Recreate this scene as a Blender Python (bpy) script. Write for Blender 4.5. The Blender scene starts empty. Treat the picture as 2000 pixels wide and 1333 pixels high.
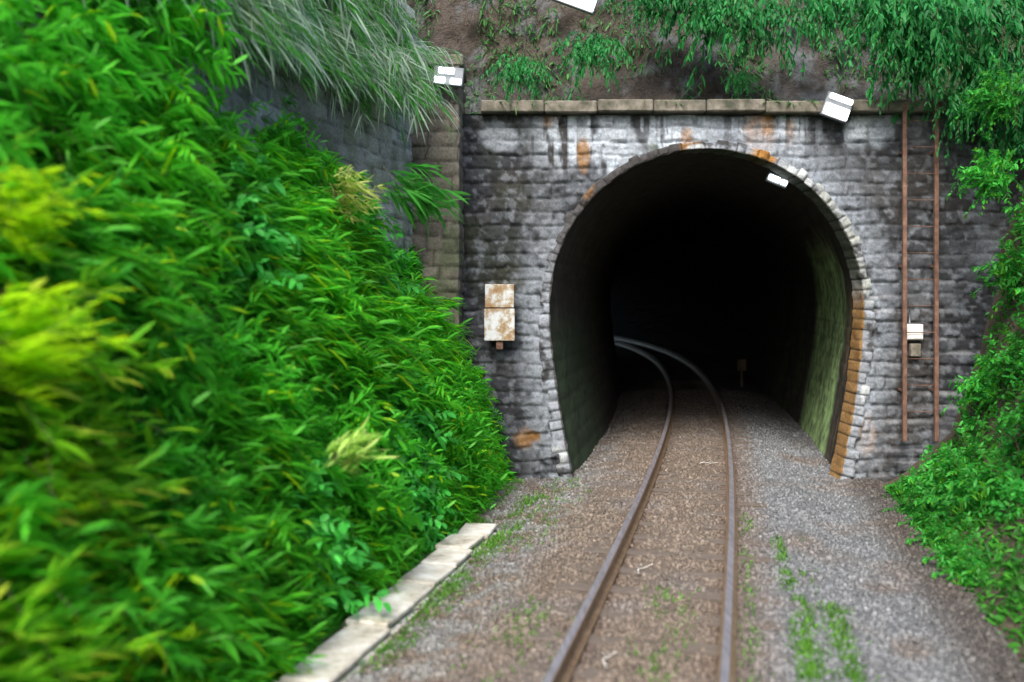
import bpy, math, random
import numpy as np
R = math.radians
rng = np.random.default_rng(7)
sc = bpy.context.scene
# ---------------------------------------------------------------- camera, sky, sun, exposure
cam_d = bpy.data.cameras.new('camera'); cam = bpy.data.objects.new('camera', cam_d)
sc.collection.objects.link(cam); sc.camera = cam
cam.location = (0, 0, 2.5); cam.rotation_euler = (R(90), 0, 0)
cam_d.lens = 35; cam_d.sensor_width = 36; cam_d.shift_y = -0.048
cam_d.clip_end = 2000; cam_d.clip_start = 0.05
cam_d.dof.use_dof = True; cam_d.dof.focus_distance = 14.6; cam_d.dof.aperture_fstop = 0.6
SUN_EL, SUN_AZ = R(44), R(196)          # azimuth clockwise from +Y: behind the train, slightly left
world = bpy.data.worlds.new("World"); sc.world = world; world.use_nodes = True
wn = world.node_tree; bg = wn.nodes['Background']
sky = wn.nodes.new('ShaderNodeTexSky'); sky.sky_type = 'NISHITA'; sky.sun_disc = False
sky.sun_elevation = SUN_EL; sky.sun_rotation = SUN_AZ; sky.air_density = 1.0; sky.dust_density = 3.0
wn.links.new(sky.outputs[0], bg.inputs[0]); bg.inputs[1].default_value = 0.15
sd = bpy.data.lights.new('sun', 'SUN'); sd.energy = 2.0; sd.angle = R(26); sd.color = (1, .96, .9)
so = bpy.data.objects.new('sun', sd); sc.collection.objects.link(so)
from mathutils import Vector
sdir = Vector((math.sin(SUN_AZ)*math.cos(SUN_EL), math.cos(SUN_AZ)*math.cos(SUN_EL), math.sin(SUN_EL)))
so.rotation_euler = sdir.to_track_quat('Z', 'Y').to_euler()
sc.view_settings.view_transform = 'Standard'; sc.view_settings.look = 'None'
sc.view_settings.gamma = 1; sc.view_settings.exposure = 1.55

# ---------------------------------------------------------------- helpers
COL = sc.collection
PC = [-3.64368503e-05, -5.01685726e-04, 2.48035481e-01, -7.56771057e-01]
def cx(y): return np.polyval(PC, y)                         # track centre
def cxt(y):
    y = np.asarray(y, float); return np.where(y < 90, np.polyval(PC, y), 0)
def slope(y): return np.polyval(np.polyder(PC), y)
def nrm(y):
    s = slope(y); l = np.sqrt(1 + s*s); return 1/l, -s/l    # unit normal, pointing right
YP = 14.73                                                  # plane of the tunnel portal
K = YP/1944.0
def px(x): return (x-1000)*K
def pz(y): return 2.5-(y-570)*K

def lat(ix, iy, seed):
    ix = ix.astype(np.int64) & 0xffffffff; iy = iy.astype(np.int64) & 0xffffffff
    h = (ix*374761393 + iy*668265263 + seed*974634777) & 0xffffffff
    h = ((h ^ (h >> 13))*1274126177) & 0xffffffff
    h = h ^ (h >> 16)
    return (h & 0xffffff)/float(0xffffff)
def vn(x, y, seed=0):
    x = np.asarray(x, float); y = np.asarray(y, float)
    ix = np.floor(x); iy = np.floor(y); fx = x-ix; fy = y-iy
    fx = fx*fx*(3-2*fx); fy = fy*fy*(3-2*fy)
    a = lat(ix, iy, seed); b = lat(ix+1, iy, seed); c = lat(ix, iy+1, seed); d = lat(ix+1, iy+1, seed)
    return (a*(1-fx)+b*fx)*(1-fy)+(c*(1-fx)+d*fx)*fy
def fbm(x, y, seed=0, o=4):
    s = 0; a = .5; t = 0
    for k in range(o):
        s = s+a*vn(x*2**k, y*2**k, seed+k*17); t += a; a *= .5
    return s/t
def sstep(a, b, x):
    t = np.clip((x-a)/(b-a), 0, 1); return t*t*(3-2*t)
def mixc(c, col, f):
    return c*(1-f[:, None])+np.array(col)[None, :]*f[:, None]

def mesh(name, V, F, mat, parent=None, col=None, smooth=False, data_only=False):
    me = bpy.data.meshes.new(name)
    V = np.asarray(V, np.float32)
    if isinstance(F, np.ndarray):
        n, k = F.shape
        me.vertices.add(len(V)); me.vertices.foreach_set('co', V.ravel())
        me.loops.add(n*k); me.loops.foreach_set('vertex_index', F.astype(np.int32).ravel())
        me.polygons.add(n); me.polygons.foreach_set('loop_start', np.arange(n, dtype=np.int32)*k)
        try: me.polygons.foreach_set('loop_total', np.full(n, k, np.int32))
        except Exception: pass
        me.update(calc_edges=True); me.validate()
    else:
        me.from_pydata([tuple(map(float, v)) for v in V], [], F); me.update()
    if col is not None:
        a = me.color_attributes.new('col', 'FLOAT_COLOR', 'POINT')
        c = np.ones((len(V), 4), np.float32); c[:, :3] = col
        a.data.foreach_set('color', c.ravel())
    if smooth: me.polygons.foreach_set('use_smooth', np.ones(len(me.polygons), bool))
    me.materials.append(mat)
    if data_only: return me
    o = bpy.data.objects.new(name, me); COL.objects.link(o)
    if parent: o.parent = parent
    return o
def tag(o, label=None, cat=None, group=None, kind=None):
    if label: o['label'] = label
    if cat: o['category'] = cat
    if group: o['group'] = group
    if kind: o['kind'] = kind
    return o
def empty(name, loc, label, cat, group=None, rz=0):
    o = bpy.data.objects.new(name, None); COL.objects.link(o); o.location = loc
    o.rotation_euler = (0, 0, rz); o.empty_display_size = .2
    return tag(o, label, cat, group)
def grid_faces(nu, nv):
    i = np.arange(nu-1)[:, None]*nv+np.arange(nv-1)[None, :]
    return np.stack([i, i+nv, i+nv+1, i+1], -1).reshape(-1, 4)
class MB:                                     # collects bevel-ish boxes and tubes into one mesh
    def __init__(s): s.v = []; s.f = []
    def add(s, V, F):
        n = len(s.v); s.v += [tuple(map(float, p)) for p in V]; s.f += [tuple(i+n for i in f) for f in F]
    def box(s, x0, x1, y0, y1, z0, z1, b=.006):
        b = min(b, (x1-x0)*.3, (y1-y0)*.3, (z1-z0)*.3)
        V = []; ids = {}
        for ax in range(3):
            for i in range(8):
                p = [x1 if i & 1 else x0, y1 if i & 2 else y0, z1 if i & 4 else z0]
                for a2 in range(3):
                    if a2 != ax:
                        lo = (x0, y0, z0)[a2]
                        p[a2] += b if p[a2] == lo else -b
                ids[(ax, i)] = len(V); V.append(p)
        F = []
        q = {0: (1, 2, 4), 1: (2, 4, 1), 2: (4, 1, 2)}
        for ax in range(3):
            m, u, w = q[ax]
            for sd_ in (0, 1):
                o = m if sd_ else 0
                f = [ids[(ax, o)], ids[(ax, o+u)], ids[(ax, o+u+w)], ids[(ax, o+w)]]
                F.append(f if sd_ else f[::-1])
        for ax in range(3):                   # edge strips
            m, u, w = q[ax]
            a1 = (ax+1) % 3; a2 = (ax+2) % 3
            for su in (0, u):
                for sw in (0, w):
                    i0 = su+sw; i1 = i0+m
                    F.append([ids[(a1, i0)], ids[(a1, i1)], ids[(a2, i1)], ids[(a2, i0)]])
        for i in range(8): F.append([ids[(0, i)], ids[(1, i)], ids[(2, i)]])
        s.add(V, F)
    def tube(s, pts, r, n=8, cap=True, r1=None):
        pts = [Vector(p) for p in pts]; m = len(pts); V = []; F = []
        for k, p in enumerate(pts):
            d = (pts[min(k+1, m-1)]-pts[max(k-1, 0)]).normalized()
            a = d.cross(Vector((0, 0, 1)))
            if a.length < .05: a = d.cross(Vector((1, 0, 0)))
            a.normalize(); b = d.cross(a)
            rr = r if r1 is None else r+(r1-r)*k/(m-1)
            for j in range(n):
                t = 2*math.pi*j/n; V.append(p+a*(rr*math.cos(t))+b*(rr*math.sin(t)))
        for k in range(m-1):
            for j in range(n):
                j2 = (j+1) % n; F.append([k*n+j, k*n+j2, (k+1)*n+j2, (k+1)*n+j])
        if cap: F.append(list(range(n))); F.append([(m-1)*n+j for j in range(n)][::-1])
        s.add(V, F)
    def build(s, name, mat, parent=None, smooth=False):
        return mesh(name, s.v, s.f, mat, parent, smooth=smooth)

# ---------------------------------------------------------------- materials
def mat_new(name):
    m = bpy.data.materials.new(name); m.use_nodes = True
    nt = m.node_tree; b = nt.nodes['Principled BSDF']; return m, nt, b
def noise(nt, scale, detail=6, rough=.6, coord='Object', vec=None, sc3=None):
    tc = nt.nodes.new('ShaderNodeTexCoord'); n = nt.nodes.new('ShaderNodeTexNoise')
    n.inputs['Scale'].default_value = scale; n.inputs['Detail'].default_value = detail
    n.inputs['Roughness'].default_value = rough
    src = tc.outputs[coord]
    if sc3:
        mp = nt.nodes.new('ShaderNodeMapping'); mp.inputs['Scale'].default_value = sc3
        nt.links.new(src, mp.inputs[0]); src = mp.outputs[0]
    nt.links.new(src, n.inputs['Vector']); return n
def ramp(nt, src, stops):
    r = nt.nodes.new('ShaderNodeValToRGB'); el = r.color_ramp.elements
    while len(el) < len(stops): el.new(.5)
    for e, (p, c) in zip(el, stops): e.position = p; e.color = (*c, 1)
    nt.links.new(src, r.inputs[0]); return r
def bump(nt, b, src, strength=.5, dist=.02):
    bp = nt.nodes.new('ShaderNodeBump'); bp.inputs['Strength'].default_value = strength
    bp.inputs['Distance'].default_value = dist
    nt.links.new(src, bp.inputs['Height']); nt.links.new(bp.outputs[0], b.inputs['Normal']); return bp
def simple(name, stops, scale=8, rough=.8, metal=0, bs=.4, bd=.01, sc3=None, detail=8):
    m, nt, b = mat_new(name); n = noise(nt, scale, detail, .65, sc3=sc3)
    r = ramp(nt, n.outputs[0], stops); nt.links.new(r.outputs[0], b.inputs['Base Color'])
    b.inputs['Roughness'].default_value = rough; b.inputs['Metallic'].default_value = metal
    n2 = noise(nt, scale*5, 6, .7); bump(nt, b, n2.outputs[0], bs, bd); return m
def vcol(name, rough=.85, nscale=30, lo=.7, hi=1.3, bs=.6, bd=.01, objrand=False, spec=.3):
    m, nt, b = mat_new(name)
    at = nt.nodes.new('ShaderNodeAttribute'); at.attribute_name = 'col'
    n = noise(nt, nscale, 8, .7); mr = nt.nodes.new('ShaderNodeMapRange')
    mr.inputs[1].default_value = .25; mr.inputs[2].default_value = .75
    mr.inputs[3].default_value = lo; mr.inputs[4].default_value = hi
    nt.links.new(n.outputs[0], mr.inputs[0])
    mx = nt.nodes.new('ShaderNodeVectorMath'); mx.operation = 'SCALE'
    nt.links.new(at.outputs['Color'], mx.inputs[0]); nt.links.new(mr.outputs[0], mx.inputs['Scale'])
    nt.links.new(mx.outputs[0], b.inputs['Base Color'])
    b.inputs['Roughness'].default_value = rough; b.inputs['Specular IOR Level'].default_value = spec
    n2 = noise(nt, nscale*2.5, 8, .7); bump(nt, b, n2.outputs[0], bs, bd); return m
def leafmat(name, var=.22, trans=.6):
    m, nt, b = mat_new(name); out = nt.nodes['Material Output']
    at = nt.nodes.new('ShaderNodeAttribute'); at.attribute_name = 'col'
    oi = nt.nodes.new('ShaderNodeObjectInfo'); hsv = nt.nodes.new('ShaderNodeHueSaturation')
    mr = nt.nodes.new('ShaderNodeMapRange'); mr.inputs[3].default_value = 1-var; mr.inputs[4].default_value = 1+var
    nt.links.new(oi.outputs['Random'], mr.inputs[0]); nt.links.new(mr.outputs[0], hsv.inputs['Value'])
    nt.links.new(at.outputs['Color'], hsv.inputs['Color'])
    nt.links.new(hsv.outputs[0], b.inputs['Base Color']); b.inputs['Roughness'].default_value = .5
    b.inputs['Specular IOR Level'].default_value = .35
    tr = nt.nodes.new('ShaderNodeBsdfTranslucent'); nt.links.new(hsv.outputs[0], tr.inputs[0])
    ms = nt.nodes.new('ShaderNodeMixShader'); ms.inputs[0].default_value = trans
    nt.links.new(b.outputs[0], ms.inputs[1]); nt.links.new(tr.outputs[0], ms.inputs[2])
    nt.links.new(ms.outputs[0], out.inputs['Surface']); return m
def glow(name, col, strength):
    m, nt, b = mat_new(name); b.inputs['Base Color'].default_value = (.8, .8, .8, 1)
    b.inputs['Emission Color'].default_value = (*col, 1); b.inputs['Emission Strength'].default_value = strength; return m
M = dict(
    soil=simple('soil', [(.3, (.03, .022, .014)), (.55, (.07, .05, .032)), (.8, (.11, .085, .05))], 3, .95, bs=.8, bd=.05),
    leaf=leafmat('leaf'), stem=simple('stem_bark', [(.3, (.05, .04, .02)), (.7, (.12, .1, .045))], 20, .8),
    wall=vcol('portal_stone', .8, 26, .5, 1.5, 1.0, .03),
    cliff=vcol('cliff_rock', .9, 9, .45, 1.6, 1.0, .12),
    lining=vcol('tunnel_lining', .95, 12, .7, 1.3, .6, .015, spec=.08),
    ballast=vcol('ballast', .85, 45, .6, 1.4, .8, .02),
    stone=vcol('ballast_stone', .8, 60, .7, 1.3, .5, .004),
    conc=simple('concrete', [(.3, (.14, .11, .075)), (.45, (.42, .39, .33)), (.7, (.68, .68, .65))], 3.5, .85, bs=.5),
    coping=simple('coping_stone', [(.34, (.03, .035, .02)), (.5, (.095, .085, .065)), (.7, (.2, .18, .15))], 5, .9, bs=.7),
    rust=simple('rusty_iron', [(.3, (.05, .028, .02)), (.5, (.12, .062, .042)), (.7, (.2, .12, .085))], 9, .8, .2, bs=.4, bd=.004),
    railside=simple('rail_side', [(.3, (.15, .095, .06)), (.55, (.28, .19, .12)), (.8, (.42, .31, .21))], 10, .42, .3, bs=.15, bd=.002),
    sleeper=simple('sleeper_wood', [(.3, (.05, .038, .03)), (.55, (.1, .08, .065)), (.8, (.15, .12, .1))], 9, .9, sc3=(1, 6, 6)),
    white=simple('white_paint', [(.3, (.5, .48, .42)), (.6, (.72, .71, .68)), (.8, (.8, .8, .78))], 5, .6, bs=.2),
    board=simple('weathered_board', [(.38, (.2, .1, .035)), (.47, (.26, .2, .12)), (.56, (.42, .44, .44)), (.8, (.55, .57, .58))], 4.5, .7, bs=.3),
    greymetal=simple('grey_metal', [(.3, (.1, .11, .12)), (.7, (.2, .22, .24))], 7, .5, .5, bs=.1),
    refl_bright=glow('window_reflection_bright', (1, .97, 1), 1.6), refl_pale=glow('window_reflection_pale', (.9, .96, 1), 1.6),  # emission for the added window-reflection bars
)
m, nt, b = mat_new('rail_top'); b.inputs['Base Color'].default_value = (.33, .31, .33, 1)
b.inputs['Metallic'].default_value = .7; b.inputs['Roughness'].default_value = .42; M['railtop'] = m
n = noise(nt, 30, 5, .6, sc3=(1, .1, 1)); r_ = ramp(nt, n.outputs[0], [(.3, (.26, .25, .28)), (.7, (.5, .48, .53))]); nt.links.new(r_.outputs[0], b.inputs['Base Color'])

# ---------------------------------------------------------------- ground sheet and track bed
def sweep(prof, ys, offset=0., z=0.):
    V = []
    nx, ny = nrm(ys); c = cx(ys)
    for d, h in prof:
        V.append(np.stack([c+nx*(d+offset), ys+ny*(d+offset), np.full_like(ys, h+z)], -1))
    V = np.stack(V, 1)                       # ny, np, 3
    return V
gv = np.array([(-600, -600, -.75), (600, -600, -.75), (600, 900, -.75), (-600, 900, -.75)])
tag(mesh('ground', gv, [(0, 1, 2, 3)], M['soil']), kind='structure')

def bed_h(d, y):
    h = -.17-.10*sstep(1.2, 1.9, np.abs(d)) - .25*sstep(2.6, 3.1, np.abs(d))
    h = h+.02*(fbm(d*3, y*3, 3)-.5)+.035*(fbm(d*1.1, y*.9, 5)-.5)
    h = h+.015*np.cos(d*math.pi/.53)*(np.abs(d) < .53)
    return h
def bed_col(x, y, d):
    y = np.asarray(y, float)
    n = x.shape[0]
    base = np.tile(np.array([.15, .132, .122]), (n, 1))
    f = fbm(x*1.3, y*1.3, 9); f2 = fbm(x*6, y*6, 10)
    base = mixc(base, (.15, .115, .085), sstep(.25, .5, f)*.7*(d < .5))                   # brown, left and centre
    base = mixc(base, (.15, .165, .18), sstep(.7, 1.1, d)*sstep(.2, .5, f)*.8)            # bluish grey to the right
    base = mixc(base, (.17, .18, .18), sstep(-1.1, -1.6, d)*sstep(.35, .6, f2)*.7)
    base = mixc(base, (.06, .048, .04), sstep(2.0, 2.5, d)*.8)                            # damp soil at right edge
    rl = np.exp(-((np.abs(d)-.55)/.13)**2)
    base = mixc(base, (.1, .065, .045), rl*.7)
    base = mixc(base, (.035, .028, .025), sstep(15.5, 25, y)*.85)  # daylight falling off into the tunnel, put into the ballast colour
    return base*(.62+.36*f2[:, None])
ys = np.concatenate([np.arange(-6, 5, .25), np.arange(5, 20, .045), np.arange(20, 76, .25)])
ds = np.linspace(-3.3, 3.3, 150)
nx, ny = nrm(ys); c = cx(ys)
X = c[:, None]+nx[:, None]*ds[None]; Y = ys[:, None]+ny[:, None]*ds[None]
D = np.broadcast_to(ds[None], X.shape)
Z = bed_h(D, Y)
V = np.stack([X, Y, Z], -1).reshape(-1, 3)
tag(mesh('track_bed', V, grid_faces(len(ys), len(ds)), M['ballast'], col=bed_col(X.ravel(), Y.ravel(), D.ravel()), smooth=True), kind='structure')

# loose ballast stones: nobody could count them
ico = np.array([(0,0,1),(.894,0,.447),(.276,.851,.447),(-.724,.526,.447),(-.724,-.526,.447),(.276,-.851,.447),
                (.724,.526,-.447),(-.276,.851,-.447),(-.894,0,-.447),(-.276,-.851,-.447),(.724,-.526,-.447),(0,0,-1)])
icf = np.array([(0,1,2),(0,2,3),(0,3,4),(0,4,5),(0,5,1),(1,6,2),(2,7,3),(3,8,4),(4,9,5),(5,10,1),
                (2,6,7),(3,7,8),(4,8,9),(5,9,10),(1,10,6),(6,11,7),(7,11,8),(8,11,9),(9,11,10),(10,11,6)])
def stones(name, n, y0, y1, pw, smin, smax, dmin=-2.4, dmax=2.75):
    y = y0+(y1-y0)*rng.random(n)**pw; d = dmin+(dmax-dmin)*rng.random(n)
    keep = ~((np.abs(np.abs(d)-.55) < .06)); y = y[keep]; d = d[keep]; n = len(y)
    a, b2 = nrm(y); x = cx(y)+a*d; yy = y+b2*d
    s = (smin+(smax-smin)*rng.random(n)**2)
    q = rng.normal(size=(n, 3, 3)); q, _ = np.linalg.qr(q)
    sc3 = s[:, None]*np.stack([.8+.6*rng.random(n), .7+.4*rng.random(n), .45+.4*rng.random(n)], -1)
    P = ico[None]*(1+.35*(rng.random((n, 12, 1))-.5))*sc3[:, None, :]
    P = np.einsum('nij,nkj->nki', q, P)
    P += np.stack([x, yy, bed_h(d, yy)+s*.25], -1)[:, None, :]
    F = (icf[None]+12*np.arange(n)[:, None, None]).reshape(-1, 3)
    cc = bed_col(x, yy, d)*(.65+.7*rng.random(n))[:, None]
    lt = rng.random(n) > .93; cc[lt] = cc[lt]*1.25+.02
    return P.reshape(-1, 3), F, np.repeat(cc, 12, 0)
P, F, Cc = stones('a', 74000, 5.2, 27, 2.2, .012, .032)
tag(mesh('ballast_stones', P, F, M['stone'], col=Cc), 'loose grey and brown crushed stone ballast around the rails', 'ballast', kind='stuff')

# ---------------------------------------------------------------- rails
ysr = np.concatenate([np.arange(-6, 30, .3), np.arange(30, 76, .5)])
def rail(off, label):
    root = empty('running_rail', (float(cx(6.4)+off), 6.4, -.15), label, 'rail', 'rails of the track')
    body = [(-.062, -.17), (-.062, -.158), (-.03, -.148), (-.009, -.138), (-.008, -.05), (-.033, -.038), (-.034, -.012), (-.030, -.004),
            (.030, -.004), (.034, -.012), (.033, -.038), (.008, -.05), (.009, -.138), (.03, -.148), (.062, -.158), (.062, -.17)]
    body = [(d, h+.02) for d, h in body]
    V = sweep(body, ysr, off); nyv, npf = V.shape[:2]
    o = mesh('rail_body', V.reshape(-1, 3)-np.array(root.location), grid_faces(nyv, npf), M['railside'], root)
    top = [(-.030, .016), (-.027, .0195), (-.012, .021), (.012, .021), (.027, .0195), (.030, .016)]
    V = sweep(top, ysr, off)+np.array([0, 0, .001]); nyv, npf = V.shape[:2]
    mesh('polished_top', V.reshape(-1, 3)-np.array(root.location), grid_faces(nyv, npf), M['railtop'], root, smooth=True)
    return root
rail(-.55, 'left running rail of the curving track, dark polished top'); rail(.55, 'right running rail of the curving track, shining deep in the tunnel')

# sleepers, nearly buried in the ballast
def sleeper_mesh():
    u = np.linspace(-.98, .98, 30); w = np.linspace(-.11, .11, 7)
    U, W = np.meshgrid(u, w, indexing='ij')
    Zz = -.006*(rng.random(U.shape))-.008*(np.abs(W) > .1)-.01*(np.abs(U) > .95)
    V = np.stack([U, W, Zz], -1).reshape(-1, 3); F = grid_faces(30, 7)[:, ::-1]
    mb = MB(); mb.add(V, [tuple(f[::-1]) for f in F]); mb.box(-.975, .975, -.108, .108, -.13, -.016, .01)
    return mb
sl0 = None
k = 0
for y in np.arange(5.6, 30, .64):
    if sl0 is None: sl0 = sleeper_mesh().build('sleeper', M['sleeper']); o = sl0
    else: o = sl0.copy(); COL.objects.link(o)
    a = math.atan(float(slope(y)))
    o.location = (float(cx(y)), float(y), -.148-.012*rng.random()); o.rotation_euler = (0, 0, -a+.02*(rng.random()-.5))
    tag(o, 'dark timber sleeper almost buried in ballast under the two rails', 'sleeper', 'sleepers under the rails')

# ---------------------------------------------------------------- tunnel portal
TCX = px(1378)
def prof_half(z):
    z = np.asarray(z, float)
    lo = 2.3-.30*np.clip((2.3-z)/2.3, 0, 1.2)**1.6
    up = np.sqrt(np.clip(2.3**2-(z-2.3)**2, 0, None))
    return np.where(z < 2.3, lo, up)
def dist_open(x, z):                     # signed-ish distance outside the opening
    r = np.where(z > 2.3, np.hypot(x-TCX, z-2.3)-2.3, np.abs(x-TCX)-prof_half(z)); return r
portal = empty('tunnel_portal', (TCX, YP, 0), 'dark masonry tunnel portal with horseshoe arch streaked white and orange', 'tunnel portal')
po = np.array([TCX, YP, 0])
def course(x, z, ch=.205, bl=.40, seed=1):
    zi = np.floor(z/ch); off = (lat(zi, zi*0, seed))*bl
    xi = np.floor((x+off)/bl); fu = (x+off)/bl-xi; fz = z/ch-zi
    e = np.minimum(np.minimum(fu, 1-fu)*bl, np.minimum(fz, 1-fz)*ch)
    return xi, zi, e, fz
def stone_disp(x, z, seed=1):
    wx = x+.16*(fbm(x*2.3, z*2.3, 31)-.5); wz = z+.13*(fbm(x*1.6, z*1.6, 32)-.5)
    xi, zi, e, fz = course(wx, wz, seed=seed)
    b = lat(xi, zi, seed+5)
    dome = sstep(.002, .02, e)*(.008+.035*b)+.035*sstep(0, .05, e)*fbm(x*7+b*9, z*7+b*5, 33)
    return dome+.055*fbm(x*17, z*17, 34), xi, zi, e, fz, b
def wall_colour(x, z, xi, zi, e, b):
    n = len(x)
    c = np.tile(np.array([.050, .054, .062]), (n, 1))*(.5+.9*b)[:, None]
    f = fbm(x*1.5, z*1.5, 50); g = fbm(x*8, z*8, 51); st = fbm(x*5.5, z*.9, 52); st2 = fbm(x*14, z*2.2, 53)
    br = sstep(.45, .65, f)
    c = mixc(c, (.07, .057, .046), br*.45)
    c = mixc(c, (.028, .028, .026), (1-sstep(0, .014, e))*.5)
    c = mixc(c, (.03, .045, .018), sstep(.5, .7, fbm(x*.9, z*.9, 57))*.5*sstep(1.5, -.5, x))
    X_ = x/K+1000; Y_ = 570-(z-2.5)/K        # used only to read positions off the wall survey
    # white lime streaks under the coping
    hang = sstep(215, 235, Y_)*sstep(330+60*st, 255+60*st, Y_)
    m = hang*sstep(.42, .54, st*.45+st2*.55)*sstep(1000, 1150, X_)*sstep(1640, 1500, X_)
    c = mixc(c, (.62, .70, .78), np.clip(m*1.4, 0, .97))
    for (ax, ay, wx_, wy_, s_) in [(1205, 270, 32, 60, 1.), (1372, 235, 30, 38, 1.), (1235, 300, 22, 30, .7), (1700, 240, 38, 45, 1.), (1660, 262, 14, 26, 1.1),
                                   (1330, 245, 24, 40, .8), (975, 268, 38, 26, .45), (1135, 255, 18, 34, .5)]:
        r = ((X_-ax-.25*(Y_-ay)*(ax < 1400))/wx_)**2+((Y_-ay)/wy_)**2
        m = sstep(1.6, .35, r+.9*(g-.5)+1.2*(st-.5))*s_
        c = mixc(c, (.58, .65, .72), np.clip(m*1.1, 0, .95))
    for (ax, ay, wx_, wy_, s_) in [(1483, 262, 30, 52, 1.), (1340, 270, 14, 26, .8), (1140, 300, 14, 34, .7), (1690, 850, 20, 46, .6), (1030, 855, 26, 22, .7), (1545, 260, 10, 30, .5), (1075, 232, 16, 20, .4)]:
        r = ((X_-ax)/wx_)**2+((Y_-ay)/wy_)**2
        m = sstep(1.4, .35, r+1.1*(st2-.5)+.7*(g-.5))*s_
        c = mixc(c, (.46, .22, .045), np.clip(m, 0, .9))
    m = sstep(1.2, .3, ((X_-1275)/14)**2+((Y_-292)/16)**2)
    c = mixc(c, (.07, .1, .02), m*.8)
    # lime on the stones beside the arch
    dd = dist_open(x, z)
    m = sstep(.7, .15, dd+.6*(g-.5))*sstep(.28, .5, f*.4+g*.6)
    c = mixc(c, (.44, .50, .58), m*.85*np.where(x > TCX, .9, .3+.7*sstep(3.4, 2.0, z)))
    m = sstep(1000, 1060, X_)*sstep(300, 520, Y_)*(x < TCX)*sstep(.35, .55, g)
    c = mixc(c, (.3, .33, .36), m*.55)
    # pale course lines on the right
    fz = z/.205-np.floor(z/.205)
    m = sstep(.30, .05, np.abs(fz-.85))*sstep(.45, .7, fbm(x*2.2, z*9, 55))*(x > TCX)*sstep(3.3, 2.6, z)
    c = mixc(c, (.36, .37, .39), m*.7)
    m = sstep(.5, .8, fbm(x*3, z*3, 58))*(x > TCX)*sstep(.9, .1, z)
    c = mixc(c, (.42, .42, .42), m*.7)
    c = mixc(c, (.2, .22, .245), sstep(.42, .72, fbm(x*2, z*2, 59))*.5*sstep(TCX-3, TCX+1, x))
    c = mixc(c, (.3, .33, .37), sstep(.52, .7, fbm(x*11, z*11, 56))*.45)
    return c*(.47+.42*g)[:, None]
WX0, WX1, WTOP = px(902), 8.4, pz(222)
xs = np.arange(WX0, WX1, .0225); zs = np.arange(-.6, WTOP, .0225)
XX, ZZ = np.meshgrid(xs, zs, indexing='ij'); x = XX.ravel(); z = ZZ.ravel()
h, xi, zi, e, fz, bb = stone_disp(x, z)
dd = dist_open(x, z)
V = np.stack([x, YP+.06-h, z], -1)
F = grid_faces(len(xs), len(zs))
ok = dd > .05
F = F[ok[F].all(1)]
mesh('wall_face', V-po, F[:, ::-1], M['wall'], portal, col=wall_colour(x, z, xi, zi, e, bb), smooth=True)
# arch ring of rough blocks: each a displaced patch following the opening
path = []
for zz in np.arange(-.6, 2.3, .02): path.append((-prof_half(zz), zz))
for t in np.arange(0, math.pi, .02/2.3): path.append((-2.3*math.cos(t), 2.3+2.3*math.sin(t)))
for zz in np.arange(2.3, -.6, -.02): path.append((prof_half(zz), zz))
path = np.array(path, float)
tg = np.gradient(path, axis=0); tg /= np.linalg.norm(tg, axis=1)[:, None]
nr = np.stack([-tg[:, 1], tg[:, 0]], -1)                       # outward
arc = np.concatenate([[0], np.cumsum(np.linalg.norm(np.diff(path, axis=0), axis=1))])
aw = arc+.07*(fbm(arc*1.7, arc*0, 60)-.5)*2
bid = np.floor(aw/.155); fb = aw/.155-bid
eb = np.minimum(fb, 1-fb)*.155
blen = .20+.09*(bid % 2)+.16*(lat(bid, bid*0, 3)-.5)
blen = np.where((path[:, 0] < .6) & (path[:, 1] > 2.6), .07+.35*(blen-.07), np.where((path[:, 1] > 2.2), .10+.35*(blen-.10), blen))
blen = np.where(path[:, 1] < 2.2, .16+.5*(blen-.16), blen)
rows = np.concatenate([np.linspace(0, 1, 18)])
V = []; C_ = []
for k, t in enumerate(rows):                                   # soffit returns 0.45 m inward first
    pass
vr = []
soff = np.linspace(.45, .0, 10)
for s_ in soff:                                                # on the soffit
    p = path; n_ = fbm(arc*7, np.full_like(arc, s_*7+3), 61)
    dd_ = -.012*sstep(0, .02, eb)-.03*n_
    q = p-nr*0+nr*(.03+dd_)[:, None]*1.0
    vr.append(np.stack([TCX+q[:, 0], np.full(len(q), YP-.085+s_)+0*n_, q[:, 1]], -1))
for t in rows[1:]:
    L = blen*t; q = path+nr*L[:, None]
    n_ = fbm(q[:, 0]*9, q[:, 1]*9, 62)
    edge = np.minimum(eb, np.minimum(L, blen-L)+.004)
    hh = sstep(0, .03, edge)*(.02+.03*lat(bid, bid*0, 8))+.06*n_
    if t == 1: hh = hh-.10
    vr.append(np.stack([TCX+q[:, 0], YP+.0-hh, q[:, 1]], -1))
vr = np.array(vr); nrw, nar = vr.shape[:2]
x = vr[..., 0].ravel(); z = vr[..., 2].ravel(); yv = vr[..., 1].ravel()
A_ = np.tile(arc, nrw); B_ = np.tile(bid, nrw); E_ = np.tile(eb, nrw)
g = fbm(x*7+yv*3, z*7, 63); f = fbm(x*1.7, z*1.7, 64)
c = np.tile(np.array([.075, .075, .078]), (len(x), 1))*(.75+.4*lat(B_, B_*0, 12))[:, None]
left = x < TCX
wl = sstep(.25, .5, g)*np.where(left, .25+.75*sstep(3.9, 2.0, z), .9)
top = sstep(3.6, 4.3, z)*left
c = mixc(c, (.42, .46, .52), np.clip(wl-.55*top, 0, 1)*.8)
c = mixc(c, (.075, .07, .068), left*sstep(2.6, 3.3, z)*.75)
c = mixc(c, (.40, .42, .38), (~left)*sstep(2.2, 2.6, z)*sstep(4.45, 4.1, z)*sstep(.3, .6, g)*.8)
Xp = x/K+1000; Yp = 570-(z-2.5)/K
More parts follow.
